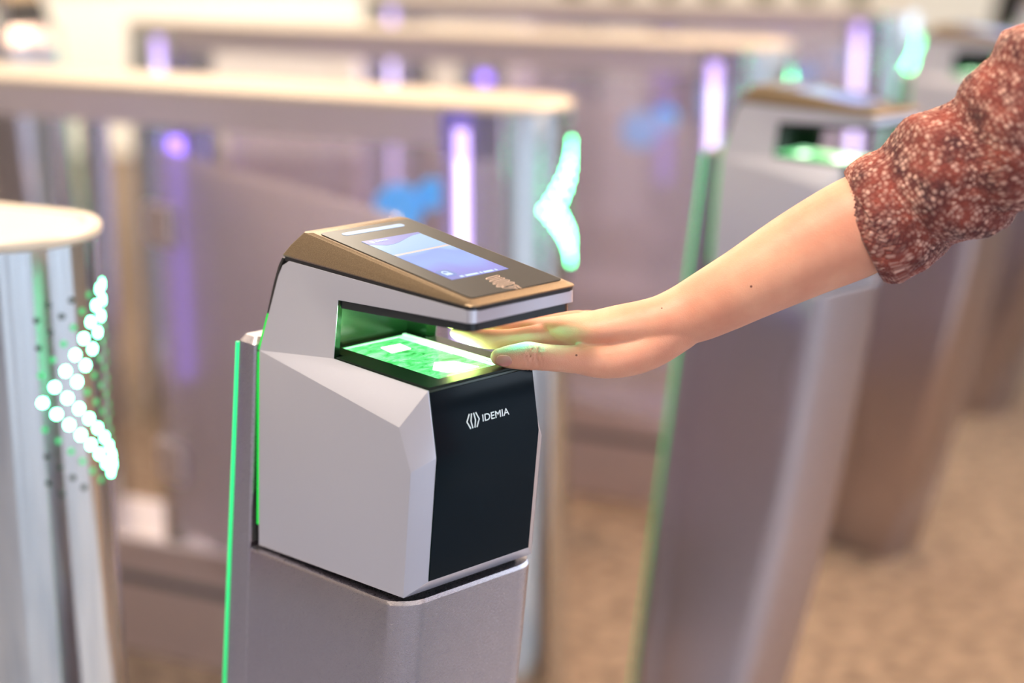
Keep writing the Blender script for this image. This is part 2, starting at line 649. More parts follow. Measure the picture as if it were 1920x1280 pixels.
def stroke_bm(pts, wd, thick, place, bm=None):
    """flat poly-line of width wd; pts 2-D, place maps (x, s, h) to 3-D"""
    bm = bm or bmesh.new()
    n = len(pts)
    L, Rr = [], []
    for i, p in enumerate(pts):
        p = Vector(p)
        a = Vector(pts[max(i - 1, 0)])
        b = Vector(pts[min(i + 1, n - 1)])
        t = (b - a).normalized()
        nn = Vector((-t.y, t.x)) * wd / 2
        L.append(p + nn)
        Rr.append(p - nn)
    for h in (thick,):
        vl = [bm.verts.new(place(p.x, p.y, h)) for p in L]
        vr = [bm.verts.new(place(p.x, p.y, h)) for p in Rr]
        vl0 = [bm.verts.new(place(p.x, p.y, 0)) for p in L]
        vr0 = [bm.verts.new(place(p.x, p.y, 0)) for p in Rr]
        for i in range(n - 1):
            bm.faces.new((vl[i], vl[i + 1], vr[i + 1], vr[i]))
            bm.faces.new((vl0[i], vl0[i + 1], vl[i + 1], vl[i]))
            bm.faces.new((vr0[i], vr0[i + 1], vr[i + 1], vr[i]))
        bm.faces.new((vl[0], vr[0], vr0[0], vl0[0]))
        bm.faces.new((vl[-1], vr[-1], vr0[-1], vl0[-1]))
    return bm


def text_obj(name, body, size, m, parent, place, x0, s0, width=None, xscale=1.0):
    cu = bpy.data.curves.new(name, 'FONT')
    cu.body = body
    cu.size = size
    cu.offset = size * 0.012
    cu.resolution_u = 4
    tmp = bpy.data.objects.new(name + '_tmp', cu)
    C.objects.link(tmp)
    bpy.context.view_layer.update()
    me = bpy.data.meshes.new_from_object(tmp.evaluated_get(bpy.context.evaluated_depsgraph_get()))
    bpy.data.objects.remove(tmp)
    xs = [v.co.x for v in me.vertices]
    k = (width / (max(xs) - min(xs))) if width else xscale
    mx = min(xs)
    for v in me.vertices:
        v.co = place(x0 + (v.co.x - mx) * k, s0 + v.co.y, 0.0004)
    me.materials.clear()
    me.materials.append(m)
    me.name = name
    o = bpy.data.objects.new(name, me)
    C.objects.link(o)
    o.parent = parent
    return o


def make_scanner(label, group, loc, rz):
    root = thing('palm_scanner', label, 'scanner', loc, rz, group)
    ho, hi = 0.0755, 0.059
    L = dict(
        o0=(-ho, 0.2208, -0.0157), o1=(-ho, 0.2068, 0.180), o2=(-ho, 0.0017, 0.154), o3=(-ho, -0.013, 0.1176), o4=(-ho, 0.0, 0.0),
        i1=(-hi, 0.114, 0.188), i2=(-hi, -0.0175, 0.187), i3=(-hi, -0.0265, 0.130), i4=(-hi, -0.0135, 0.0145),
        ta=(-0.0622, 0.1915, 0.2510), tm=(-0.0598, 0.1875, 0.2610), t0=(-hi, 0.1780, 0.2665), a=(-hi, 0.105, 0.243), c0=(-hi, -0.073, 0.2652), c1=(-hi, -0.073, 0.2547),
        j0=(-0.050, 0.110, 0.243), j1=(-0.050, 0.118, 0.188), b0=(-0.050, 0.145, 0.243), b1=(-0.050, 0.145, 0.188))
    bm = bmesh.new()
    V = {}
    for k, p in L.items():
        V[k] = bm.verts.new(p)
        V[k + "'"] = bm.verts.new((-p[0], p[1], p[2]))

    def F(names, mi=0):
        f = bm.faces.new([V[q] for q in names])
        f.material_index = mi
        return f
    sil = []
    for s in ('', "'"):
        for q, mi in ((('o0', 'o1', 'o2', 'o3', 'o4'), 0), (('o1', 'i1', 'i2', 'o2'), 0), (('o2', 'i2', 'i3', 'o3'), 0), (('o3', 'i3', 'i4', 'o4'), 0),
                      (('o1', 'ta', 'tm', 't0', 'a', 'i1'), 0), (('t0', 'c0', 'c1', 'a'), 0), (('a', 'j0', 'j1', 'i1'), 1), (('j0', 'b0', 'b1', 'j1'), 1)):
            F([x + s for x in q], mi)
    for q, mi in ((('o0', 'o1'), 0), (('o1', 'ta'), 0), (('ta', 'tm'), 0), (('tm', 't0'), 0), (('t0', 'c0'), 0), (('c0', 'c1'), 0), (('i2', 'i3'), 1), (('i3', 'i4'), 1), (('i4', 'o4'), 0), (('o4', 'o0'), 0), (('b0', 'b1'), 1)):
        F([q[0], q[1], q[1] + "'", q[0] + "'"], mi)
    F(["c1", "a", "j0", "b0", "b0'", "j0'", "a'", "c1'"], 1)
    F(["i1", "j1", "b1", "b1'", "j1'", "i1'", "i2'", "i2"], 1)
    bmesh.ops.recalc_face_normals(bm, faces=bm.faces[:])
    # wider rounding on the upright front corners of the arm, fine rounding elsewhere
    be = [bm.edges.get((V['c0' + s], V['c1' + s])) for s in ('', "'")]
    bmesh.ops.bevel(bm, geom=be, offset=0.008, segments=5, affect='EDGES', profile=0.5)
    sharp = [e_ for e_ in bm.edges if len(e_.link_faces) == 2 and e_.calc_face_angle(0) > R(18) and not all(f.material_index == 1 for f in e_.link_faces)
             and e_.calc_length() > 0.006]
    bmesh.ops.bevel(bm, geom=sharp, offset=0.0022, segments=3, affect='EDGES', profile=0.5, clamp_overlap=True)
    h = obj('housing', bm, [M['silver'], M['throat']], root)
    auto_smooth(h, 12)
    # front panel: two facets
    fb = bmesh.new()
    w_ = 0.0580
    zA = [front(-w_, -0.002, .0012), front(w_, -0.002, .0012)]
    k = FB + FN * 0.0012
    zK = [k + Vector((-w_, 0, 0)), k + Vector((w_, 0, 0))]
    d = (Vector((0, -0.0135, 0.0145)) - FB).normalized()
    e_ = Vector((0, -0.0135, 0.0145)) - d * 0.001 + Vector((0, -0.0012, 0))
    zB = [e_ + Vector((-w_, 0, 0)), e_ + Vector((w_, 0, 0))]
    back = Vector((0, 0.004, 0))
    rows = [zA, zK, zB]
    vf = [[fb.verts.new(p) for p in r] for r in rows]
    vb = [[fb.verts.new(p + back) for p in r] for r in rows]
    for i in range(2):
        fb.faces.new((vf[i][0], vf[i][1], vf[i + 1][1], vf[i + 1][0]))
        fb.faces.new((vb[i][0], vb[i][1], vb[i + 1][1], vb[i + 1][0]))
        for s in (0, 1):
            fb.faces.new((vf[i][s], vf[i + 1][s], vb[i + 1][s], vb[i][s]))
    fb.faces.new((vf[0][0], vf[0][1], vb[0][1], vb[0][0]))
    fb.faces.new((vf[2][0], vf[2][1], vb[2][1], vb[2][0]))
    bmesh.ops.bevel(fb, geom=[e2 for e2 in fb.edges if e2.calc_face_angle(0) > R(40)], offset=0.0008, segments=2, affect='EDGES')
    fp = obj('front_panel', fb, M['gloss'], root)
    auto_smooth(fp, 30)
    tag(fp, 'glossy black front panel with white lettering')
    # emblem of four angled strokes + wordmark
    em = bmesh.new()
    for pts in (((-.0189, -.0277), (-.0224, -.0340), (-.0190, -.0405)), ((-.0164, -.0277), (-.0179, -.0341), (-.0166, -.0405)),
                ((-.0141, -.0277), (-.0128, -.0341), (-.0143, -.0405)), ((-.0117, -.0277), (-.0086, -.0340), (-.0120, -.0405))):
        stroke_bm(pts, 0.0011, 0.0004, lambda x, s, h: front(x, s, 0.0012 + h), em)
    obj('emblem', em, M['print'], fp)
    text_obj('wordmark', 'IDEMIA', 0.0088, M['print'], fp, lambda x, s, h: front(x, s, 0.0012 + h), -0.0050, -0.0371, width=0.0308)
    # sensor deck (black frame round the glowing glass)
    deck = bmesh.new()
    gx0, gx1, gy0, gy1 = -0.034, 0.040, -0.001, 0.137
    for q in ((-0.0575, gx0, -0.0165, 0.112), (gx1, 0.0575, -0.0165, 0.112), (gx0, gx1, -0.0165, gy0), (-0.049, gx0, 0.112, 0.1445), (gx1, 0.049, 0.112, 0.1445), (gx0, gx1, gy1, 0.1445)):
        box_bm(q[0], q[1], q[2], q[3], 0.1865, 0.1892, bm=deck)
    obj('sensor_deck', deck, M['deck'], root)
    gb = bmesh.new()
    uvl = gb.loops.layers.uv.new('UVMap')
    box_bm(gx0, gx1, gy0, gy1, 0.1868, 0.1884, bm=gb)
    for f in gb.faces:
        for lp in f.loops:
            lp[uvl].uv = ((lp.vert.co.x - gx0) / (gx1 - gx0), (lp.vert.co.y - gy0) / (gx1 - gx0))
    g = obj('sensor_glass', gb, M['platen'], root)
    tag(g, 'glowing green smudged sensor glass')
    lb = bmesh.new()
    lb2 = bmesh.new()
    slab_bm([(-0.014, 0.010, .1888), (0.018, 0.006, .1888), (0.014, 0.034, .1888), (-0.002, 0.043, .1888), (-0.018, 0.026, .1888)], 0.0003, lb)
    slab_bm([(-0.010, 0.093, .1888), (0.012, 0.093, .1888), (0.015, 0.112, .1888), (-0.006, 0.114, .1888)], 0.0003, lb2)
    obj('glare_patch', lb, M['platen_white'], g)  # white glare on the glass, made as glowing patches
    obj('glare_patch', lb2, M['platen_white'], g)
    rb = bmesh.new()
    box_bm(gx1 - 0.011, gx1 - 0.0045, gy0 + 0.002, gy1 - 0.004, .1880, .1888, bm=rb)
    box_bm(gx1 - 0.0025, gx1 + 0.001, gy0, gy1, .1880, .1895, bm=rb)
    box_bm(gx0 + 0.002, gx1, gy1 - 0.005, gy1 - 0.002, .1880, .1888, bm=rb)
    obj('bright_edge', rb, M['platen_rim'], g)
    # dark rim under the arm
    lower = [(x, y) for x, y in rrect(-0.0565, 0.0565, -0.0695, 0.106, 0.007, 4, radii=(0.008, 0.001, 0.001, 0.008))]

    def zu(y):
        return 0.2547 + (0.243 - 0.2547) * (y + 0.073) / (0.105 + 0.073)
    obj('arm_underside', loft_bm([[(x, y, zu(y) - 0.0075) for x, y in lower], [(x, y, zu(y) + 0.0008) for x, y in lower]]), M['satin_black'], root)
    # thin dark seam under the bronze cap and the cap itself

    def cap_loop(dx, yb, zb, yf, zf, rf, rb=0.004, n=5):
        pl = rrect(-dx, dx, yf, yb, rf, n, radii=(rf, rb, rb, rf))
        return [(x, y, zf + (zb - zf) * (y - yf) / (yb - yf)) for x, y in pl]
    sb = loft_bm([cap_loop(0.0588, 0.1875, 0.2655, -0.0730, 0.2645, 0.008), cap_loop(0.0588, 0.1875, 0.2705, -0.0730, 0.2690, 0.008)])
    obj('seam', sb, M['black'], root)
    cb = loft_bm([cap_loop(0.0594, 0.1888, 0.2700, -0.0740, 0.2684, 0.008), cap_loop(0.0597, 0.1885, 0.2714, -0.0744, 0.2690, 0.009),
                  cap_loop(0.0588, 0.178, 0.2810, -0.0742, 0.2696, 0.009), cap_loop(0.0556, 0.160, 0.2955, -0.0725, 0.2700, 0.007),
                  cap_loop(0.0535, 0.1500, 0.2965, -0.0660, 0.2723, 0.004)])
    cap = obj('bronze_cap', cb, M['bronze'], root)
    auto_smooth(cap, 20)
    tag(cap, 'bronze metallic top cap')
    # the display glass
    gl = rrect(-0.0512, 0.0512, 0.004, 0.2100, 0.004, 4)
    dg = loft_bm([[top(x, s, -0.0010) for x, s in gl], [top(x, s, 0.0008) for x, s in gl]])
    dgo = obj('display_glass', dg, M['glass_top'], root)
    tag(dgo, 'dark tinted cover glass')

    def flat(name, pts, m, par, h0, h1):
        return obj(name, loft_bm([[top(x, s, h0) for x, s in pts], [top(x, s, h1) for x, s in pts]]), m, par)
    flat('light_bar', rrect(-0.0355, 0.0335, 0.0135, 0.0215, 0.0039, 5), M['led_bar'], dgo, 0.0006, 0.0011)
    sx0, sx1, s0, s1 = -0.0340, 0.0297, 0.0428, 0.1656
    scb = bmesh.new()
    uvl = scb.loops.layers.uv.new('UVMap')
    vs = [(sx0, s0), (sx1, s0), (sx1, s1), (sx0, s1)]
    lo_ = [scb.verts.new(top(x, s, 0.0006)) for x, s in vs]
    hi_ = [scb.verts.new(top(x, s, 0.0010)) for x, s in vs]
    scb.faces.new(hi_)
    scb.faces.new(lo_)
    for i in range(4):
        scb.faces.new((lo_[i], lo_[(i + 1) % 4], hi_[(i + 1) % 4], hi_[i]))
    for f in scb.faces:
        for lp in f.loops:
            i = (hi_ + lo_).index(lp.vert) % 4
            lp[uvl].uv = ((vs[i][0] - sx0) / (sx1 - sx0), (vs[i][1] - s0) / (s1 - s0))
    scr = obj('screen', scb, M['screen'], root)
    tag(scr, 'lit blue touch screen')
    wave = [(sx0, s0), (sx1, s0)] + [(sx1 - (sx1 - sx0) * i / 14, s0 + 0.004 + 0.0155 * (0.5 - 0.5 * math.cos(PI * min(1, i / 10.5))) - (0.003 * max(0, i - 11))) for i in range(15)]
    flat('screen_header', wave, M['scr_head'], scr, 0.0009, 0.0012)
    ln = [(sx0, s0 + 0.0455), (sx1 - 0.002, s0 + 0.0425), (sx1, s0 + 0.0455), (sx0, s0 + 0.0490)]
    flat('screen_line', ln, M['scr_line'], scr, 0.0009, 0.0012)
    hb = bmesh.new()
    for i in range(4):
        x = -0.0292 + i * 0.0013
        stroke_bm([(x + (0.0009 if i in (0,) else (-.0009 if i == 3 else 0)), s0 + 0.0035), (x, s0 + 0.0065), (x + (0.0009 if i in (0,) else (-.0009 if i == 3 else 0)), s0 + 0.0095)], 0.0006, 0.0002, lambda x_, s_, h_: top(x_, s_, 0.0012 + h_), hb)
    obj('screen_emblem', hb, M['scr_light'], scr)
    text_obj('screen_wordmark', 'IDEMIA', 0.0052, M['scr_light'], scr, lambda x_, s_, h_: top(x_, s0 + 0.0085 - (s_), 0.0012 + h_), -0.0238, 0.0, width=0.014)
    flat('screen_button', rrect(-0.0335, -0.0195, s1 - 0.024, s1 - 0.008, 0.003, 3), M['scr_dark'], scr, 0.0009, 0.0012)
    kb = bmesh.new()
    kx, ks = -0.0268, s1 - 0.0160
    ring = [(kx + 0.0028 * math.cos(R(a_)), ks - 0.0008 + 0.0036 * math.sin(R(a_))) for a_ in range(150, 400, 25)]
    stroke_bm(ring, 0.0010, 0.0002, lambda x_, s_, h_: top(x_, s_, 0.0012 + h_), kb)
    stroke_bm([(kx - 0.0030, ks + 0.0032), (kx + 0.0034, ks + 0.0032)], 0.0042, 0.0002, lambda x_, s_, h_: top(x_, s_, 0.0012 + h_), kb)
    obj('lock_icon', kb, M['scr_light'], scr)
    tb = bmesh.new()
    x = -0.0215
    rnd = random.Random(3)
    while x < 0.019:
        wd = 0.0011 + rnd.random() * 0.0008
        if rnd.random() > 0.12:
            stroke_bm([(x, s1 - 0.0045), (x, s1 - 0.0012)], wd, 0.0002, lambda x_, s_, h_: top(x_, s_, 0.0012 + h_), tb)
        x += wd + 0.0005
    obj('screen_caption', tb, M['scr_light'], scr)
    # hand-over-reader symbol: four fingers seen as loops, palm lines
    ib = bmesh.new()
    pl = lambda x_, s_, h_: top(x_, s_, 0.0008 + h_)
    # traced in plan: fingers loop towards +x, wrist towards the front edge
    for i in range(4):
        s = 0.1765 + i * 0.0066
        off = 0.0004 * i
        pts = [(-0.0055 - off * 5, s), (-0.001 - off, s - 0.0008), (0.0045, s - 0.0014), (0.0082 - off, s - 0.0016), (0.0094 - off, s + 0.0001), (0.0080 - off, s + 0.0018), (0.0040, s + 0.0020), (-0.001 - off, s + 0.0026), (-0.0050 - off * 5, s + 0.0030)]
        stroke_bm(pts, 0.00042, 0.0002, pl, ib)
    for pts in (((-0.0055, 0.1765), (-0.0068, 0.1780), (-0.0055, 0.1795)), ((-0.0075, 0.1833), (-0.0088, 0.1848), (-0.0075, 0.1860)),
                ((-0.0098, 0.1900), (-0.0108, 0.1914), (-0.0098, 0.1927)), ((-0.0118, 0.1966), (-0.0128, 0.1980), (-0.0116, 0.1993), (-0.007, 0.1990)),
                ((0.0040, 0.2005), (0.0044, 0.2050), (0.0026, 0.2080), (0.0030, 0.2110)),
                ((-0.0070, 0.1990), (-0.0105, 0.2025), (-0.0060, 0.2055), (-0.0020, 0.2070), (-0.0012, 0.2110)),
                ((-0.0035, 0.2025), (0.0005, 0.2040), (0.0015, 0.2065))):
        stroke_bm(pts, 0.00048, 0.0002, pl, ib)
    obj('palm_symbol', ib, M['copper_print'], dgo)
    # rear glow strip and gasket under the body
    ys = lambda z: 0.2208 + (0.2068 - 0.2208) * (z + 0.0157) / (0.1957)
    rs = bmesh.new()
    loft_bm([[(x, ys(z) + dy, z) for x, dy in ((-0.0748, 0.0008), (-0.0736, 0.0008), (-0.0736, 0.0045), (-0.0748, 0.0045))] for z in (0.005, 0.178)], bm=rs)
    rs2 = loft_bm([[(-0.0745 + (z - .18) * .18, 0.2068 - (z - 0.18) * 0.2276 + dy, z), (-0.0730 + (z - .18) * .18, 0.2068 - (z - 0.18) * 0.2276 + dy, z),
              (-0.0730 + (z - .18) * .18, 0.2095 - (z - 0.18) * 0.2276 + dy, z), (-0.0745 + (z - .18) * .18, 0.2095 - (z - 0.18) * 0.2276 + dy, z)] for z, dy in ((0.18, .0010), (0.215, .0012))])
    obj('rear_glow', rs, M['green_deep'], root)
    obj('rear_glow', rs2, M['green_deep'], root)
    bc = [(-.0095, .2206, .0735), (.180, .2069, .0735), (.245, .1928, .0635), (.2600, .1893, .0605), (.2680, .1850, .0590)]
    obj('back_cover', loft_bm([[(-hx, yb, z), (hx, yb, z), (hx, yb + 0.0035, z), (-hx, yb + 0.0035, z)] for z, yb, hx in bc]), M['black'], root)
    gk = [(x, y) for x, y in rrect(-0.068, 0.068, 0.010, 0.212, 0.006, 3)]
    obj('base_gasket', loft_bm([[(x, y, -0.0155 * y / 0.2208 - 0.0042) for x, y in gk], [(x, y, -0.0155 * y / 0.2208 + 0.001) for x, y in gk]]), M['rubber'], root)
    return root


PEDH = 0.9804
BZ = R(42.3)


def make_pedestal(label, group, loc, rz):
    root = thing('scanner_pedestal', label, 'pedestal', (loc[0], loc[1], 0), rz, group)

    def sh(h):        # the post leans forward: its foot lies behind its head
        return 0.12 * h + 0.10 * h * h

    def shb(h):       # the back edge leans less, so the post narrows to its foot
        return 0.11 * h
    loops = []
    zt = lambda y: PEDH - 0.0045 - 0.0155 * max(min(y, .2), 0) / 0.2208
    N = 14
    for i in range(N + 1):
        h = (PEDH - 0.03) * i / N
        pl = rrect(-0.083, 0.083, -0.006 + sh(h), 0.2275 + shb(h), 0.03, 8, radii=(0.028, 0.004, 0.004, 0.028))
        if i == 0:
            loops.append([(x * .985, y + (0.0015 if y < 0.05 else 0), zt(y) + 0.0) for x, y in pl])
            loops.append([(x, y, zt(y) - 0.0035) for x, y in pl])
        else:
            loops.append([(x, y, PEDH - 0.012 - h) for x, y in pl])
    loops = [lp for lp in loops if True]
    zmin = loops[-1][0][2]
    loops[-1] = [(x, y, 0.0) for x, y, z in loops[-1]]
    po = obj('post', loft_bm(loops), M['steel'], root)
    auto_smooth(po, 25)
    # rear spine, higher than the post, with a lit edge
    ls = []
    for i in range(N + 1):
        h = -0.185 + (PEDH + 0.185 - 0.004) * i / N
        s = 0.11 * h
        y0, y1 = 0.2300 + s, 0.256 + s + 0.029 * max(h + .18, 0)
        ls.append([(x, y, PEDH - h) for x, y in rrect(-0.079, 0.083, y0, y1, 0.004, 3, radii=(.004, .004, .003, .003))])
    tl = [(x * 0.94, y0_ * 1.0, z + 0.006) for (x, y0_, z) in ls[0]]
    cy = sum(p[1] for p in tl) / len(tl)
    tl = [(x, cy + (y - cy) * 0.7, z) for x, y, z in tl]
    sp = obj('spine', loft_bm([tl] + ls), M['steel'], root)
    auto_smooth(sp, 30)
    eb = []
    for i in range(N + 1):
        h = -0.183 + (PEDH + 0.183 - 0.01) * i / N
        s = 0.11 * h
        y1 = 0.256 + s + 0.029 * max(h + .18, 0)
        eb.append([(-0.0798, y1 + 0.0005, PEDH - h), (-0.0770, y1 + 0.0005, PEDH - h), (-0.0770, y1 + 0.0032, PEDH - h), (-0.0798, y1 + 0.0032, PEDH - h)])
    eg = obj('light_edge', loft_bm(eb), M['green_edge'], root)
    tag(eg, 'thin glowing green edge strip')
    gp = obj('gap_filler', box_bm(-0.0768, 0.0768, 0.2258, 0.2305, PEDH - 0.014, PEDH + 0.168, 0.002), M['rubber'], root)
    return root


P0 = Vector((-0.038, 1.424))
DP = Vector((0.562, 1.168))
sc_labels = ['silver palm scanner with bronze cap in sharp focus, the hand reaching into it',
             'blurred silver palm scanner directly behind the bare forearm, green light in its slot',
             'blurred palm scanner above the sweater sleeve, second behind the sharp one',
             'farthest blurred palm scanner, mostly hidden at the top right corner']
pd_labels = ['brushed steel post carrying the sharp palm scanner in front',
             'blurred steel post below the bare forearm, widest in the right half',
             'blurred steel post right of the widest one, its foot on the brown carpet',
             'farthest blurred steel post at the right edge of the carpet']
sc0 = make_scanner(sc_labels[0], 'palm scanners at the gate entrances', (P0.x, P0.y, PEDH), BZ)
pd0 = make_pedestal(pd_labels[0], 'steel posts under the palm scanners', P0, BZ)
for i in range(1, 4):
    p = P0 + DP * i
    s = copy_tree(sc0)
    s.location = (p.x, p.y, PEDH)
    s['label'] = sc_labels[i]
    q = copy_tree(pd0)
    q.location = (p.x, p.y, 0)
    q['label'] = pd_labels[i]
# exit side: the same posts turned round
for (x, y, lb, lb2) in ((-1.57, 5.30, 'blurred palm scanner turned away at the top left corner, green slot', 'blurred steel post with green lit edge behind the steel rail at the far left'),):
    s = copy_tree(sc0)
    s.location = (x, y, PEDH)
    s.rotation_euler = (0, 0, BZ + PI)
    s['label'] = lb
    s['group'] = 'palm scanners at the gate exits'
    q = copy_tree(pd0)
    q.location = (x, y, 0)
    q.rotation_euler = (0, 0, BZ + PI)
    q['label'] = lb2
    q['group'] = 'steel posts at the gate exits'

# ------------------------------------------------------------------ turnstile cabinets
HT = 1.205          # top of cabinet
CL = 1.765          # distance between the two end centres
CR = 0.10


def make_cabinet(label, loc, rz):
    root = thing('turnstile_cabinet', label, 'turnstile', (loc[0], loc[1], 0), rz, 'turnstile cabinets side by side')
    obj_ = lambda *a, **k: obj(*a, **k)

    def st(x0, x1, r, z):
        return [(x, y, z) for x, y in stadium(x0, x1, r)]
    # top plate with a thin rolled edge and a shallow inner line
    tp = obj('top_plate', loft_bm([st(0, CL, CR + 0.001, HT - 0.014), st(0, CL, CR + 0.004, HT - 0.010), st(0, CL, CR + 0.004, HT - 0.003), st(0, CL, CR + 0.001, HT), st(0, CL, CR - 0.014, HT),
                                   st(0, CL, CR - 0.016, HT - 0.0015)]), M['cap_cream'], root)
    auto_smooth(tp, 30)
    xs_ = [0.10 + (CL - 0.20) * i / 24 for i in range(25)]
    bot = [(x, HT - 0.078) for x in xs_]
    prof_ = bot + [(CL - 0.10, HT - 0.014), (0.10, HT - 0.014)]
    rl = obj('top_rail', loft_bm([[(x, y, z) for x, z in prof_] for y in (-CR, CR)]), M['cabinet'], root)
    auto_smooth(rl, 30)
    pl = obj('plinth', loft_bm([[(x, y, z) for x, y in rrect(0.02, CL - 0.02, -CR - e_, CR + e_, 0.01, 2)] for z, e_ in ((0.004, 0.0), (0.26, 0.0), (0.265, -0.004))]), M['cabinet'], root)
    obj('plinth_line', loft_bm([[(x, y, z) for x, y in rrect(0.10, CL - 0.10, -CR - 0.003, CR + 0.003, 0.004, 2)] for z in (0.165, 0.185)]), M['frame_dark'], root)
    for k, x in enumerate((0.0, CL)):
        a0, a1 = (90, 270) if k == 0 else (-90, 90)
        n = 26
        arc = [(x + CR * math.cos(R(a0 + (a1 - a0) * i / n)), CR * math.sin(R(a0 + (a1 - a0) * i / n))) for i in range(n + 1)]
        xe = x + (0.10 if k == 0 else -0.10)
        arc = arc + [(xe, arc[-1][1]), (xe, arc[0][1])]
        c = obj('end_column', loft_bm([[(p, q, z) for p, q in arc] for z in (0.004, HT - 0.014)]), M['polished'], root)
        auto_smooth(c, 30)
        # vertical light slots on both faces of the column
        for sy in (1, -1):
            xc = x + (0.058 if k == 0 else -0.058)
            ls_ = obj('light_slot', box_bm(xc - 0.014, xc + 0.014, min(sy * (CR - 0.001), sy * (CR + 0.0025)), max(sy * (CR - 0.001), sy * (CR + 0.0025)), 0.30, HT - 0.045), M['purple_led'], root)
            obj('light_core', box_bm(xc - 0.005, xc + 0.005, min(sy * (CR + 0.002), sy * (CR + 0.0035)), max(sy * (CR + 0.002), sy * (CR + 0.0035)), 0.45, HT - 0.10), M['white_purple'], ls_)
    # middle hinge posts carrying the wings
    for x in (0.735, 1.01):
        obj('hinge_post', box_bm(x - 0.020, x + 0.020, 0.055, CR - 0.004, 0.265, HT - 0.068, 0.004), M['polished'], root)
        obj('hinge_post', box_bm(x - 0.020, x + 0.020, -CR + 0.004, -0.055, 0.265, HT - 0.068, 0.004), M['polished'], root)
    obj('purple_streak', box_bm(0.672, 0.700, CR - 0.02, CR - 0.008, 0.62, HT - 0.10), M['purple_dim'], root)  # glowing strip added for the purple streak beside the post
    for (xa, xb) in ((0.102, 0.712), (1.033, CL - 0.102)):
        g = obj('side_glass', box_bm(xa, xb, 0.075, 0.083, 0.266, HT - 0.08), M['glass'], root)
    # arrow of light dots on both rounded ends
    dot = bmesh.new()
    bmesh.ops.create_cone(dot, cap_ends=True, segments=14, radius1=0.0054, radius2=0.0048, depth=0.003)
    dm = bpy.data.meshes.new('arrow_dot')
    dot.to_mesh(dm)
    dot.free()
    dm.materials.append(M['green_led'])
    hol = bmesh.new()
    bmesh.ops.create_cone(hol, cap_ends=True, segments=12, radius1=0.0036, radius2=0.0036, depth=0.002)
    hm = bpy.data.meshes.new('dot_hole')
    hol.to_mesh(hm)
    hol.free()
    hm.materials.append(M['hole'])
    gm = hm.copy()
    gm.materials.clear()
    gm.materials.append(M['hole_spill'])
    STZ = 0.0157
    zc = 1.0196
    for k in range(11):
        th = 34.4 - 8.4 * k
        if k > 9:
            continue
        for j in range(-8, 9):
            if (j + k) % 2:
                continue
            if k == 0 and abs(j) > 6 or abs(j) > 7 + (k % 2 == 0) * 0:
                continue
            lit = (abs(j) == k and k < 8) or (k >= 2 and abs(j) == k - 2)
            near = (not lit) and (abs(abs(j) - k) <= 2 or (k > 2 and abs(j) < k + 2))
            a = R(180 - th)
            px, py = CR * math.cos(a), CR * math.sin(a)
            o = bpy.data.objects.new('arrow_light' if lit else 'arrow_hole', dm if lit else (gm if near else hm))
            C.objects.link(o)
            o.parent = root
            o.location = (px, py, zc + j * STZ)
            o.rotation_euler = (0, R(90), a)
    return root


CZ = math.atan2(0.432, -0.902)
C0 = Vector((-0.571, 1.909))
DC = Vector((0.578, 1.166))
cb_labels = ['nearest rounded steel turnstile end at the left edge, green dotted arrow',
             'long steel turnstile behind the sharp scanner, bright blurred green arrow on its rounded end',
             'long blurred turnstile behind the arrow one, its end hidden by the second scanner',
             'farthest long turnstile along the top of the picture, pale green arrow above the sleeve']
cab0 = make_cabinet(cb_labels[0], C0, CZ)
for i in range(1, 4):
    p = C0 + DC * i
    c = copy_tree(cab0)
    c.location = (p.x, p.y, 0)
    c['label'] = cb_labels[i]

# swinging glass wings with round blue sign, held by the cabinets
RL = Vector((-0.902, 0.432))
OPEN = {1: math.atan2(-0.740, 0.673), -1: math.atan2(-0.06, 0.998)}      # near wings and far wings stand swung open
wings = ((1, 1, 'open glass gate wing in front of the long rail, left of the purple light slot'),
         (1, -1, 'open glass gate wing with a blue sticker, seen above the sharp scanner'),
         (2, 1, 'open glass gate wing before the second long rail, left of its purple slot'),
         (2, -1, 'open glass gate wing with a blue sticker, seen right of the bright green arrow'),
         (3, 1, 'open glass gate wing in front of the farthest rail'),
         (3, -1, 'open glass gate wing on the far side of the farthest rail'))
for ci, sg, lb in wings:
    base = C0 + DC * ci + RL * 0.735 - DC.normalized() * 0.112 * sg
    t = thing('glass_wing', lb, 'gate wing', (base.x, base.y, 0), OPEN[sg], 'glass gate wings')
    pb = bmesh.new()
    L_ = 0.80 if sg == 1 else 0.66
    pl = [(0.03, 0.32), (L_ - 0.03, 0.32), (L_, 0.36), (L_, 1.02), (L_ - 0.03, 1.06), (0.03, 1.09)]
    loft_bm([[(x, -0.005, z) for x, z in pl], [(x, 0.005, z) for x, z in pl]], bm=pb)
    obj('wing_pane', pb, M['satin_glass'], t)
    for z in (0.42, 0.90):
        obj('clamp', box_bm(-0.004, 0.085, -0.012, 0.012, z, z + 0.08, 0.003), M['cabinet'], t)
    if sg == -1:
        for (cx, cz, rr) in ((0.375, 0.935, 0.050), (0.445, 0.965, 0.032)):
            sb = bmesh.new()
            bmesh.ops.create_cone(sb, cap_ends=True, segments=28, radius1=rr, radius2=rr, depth=0.013, matrix=Matrix.Translation((cx, 0, cz)) @ Matrix.Rotation(R(90), 4, 'X'))
            obj('sticker', sb, M['blue'], t)

# ------------------------------------------------------------------ far background
t = thing('reception_counter', 'long cream counter along the back of the hall, far behind the gates', 'counter', (-1.9, 10.6, 0), 0)
obj('counter_body', box_bm(-3.0, 3.0, -0.3, 0.3, 0.0, 1.05, 0.01), M['counter'], t)
obj('counter_top', box_bm(-3.08, 3.08, -0.38, 0.38, 1.05, 1.10, 0.01), M['cap_cream'], t)

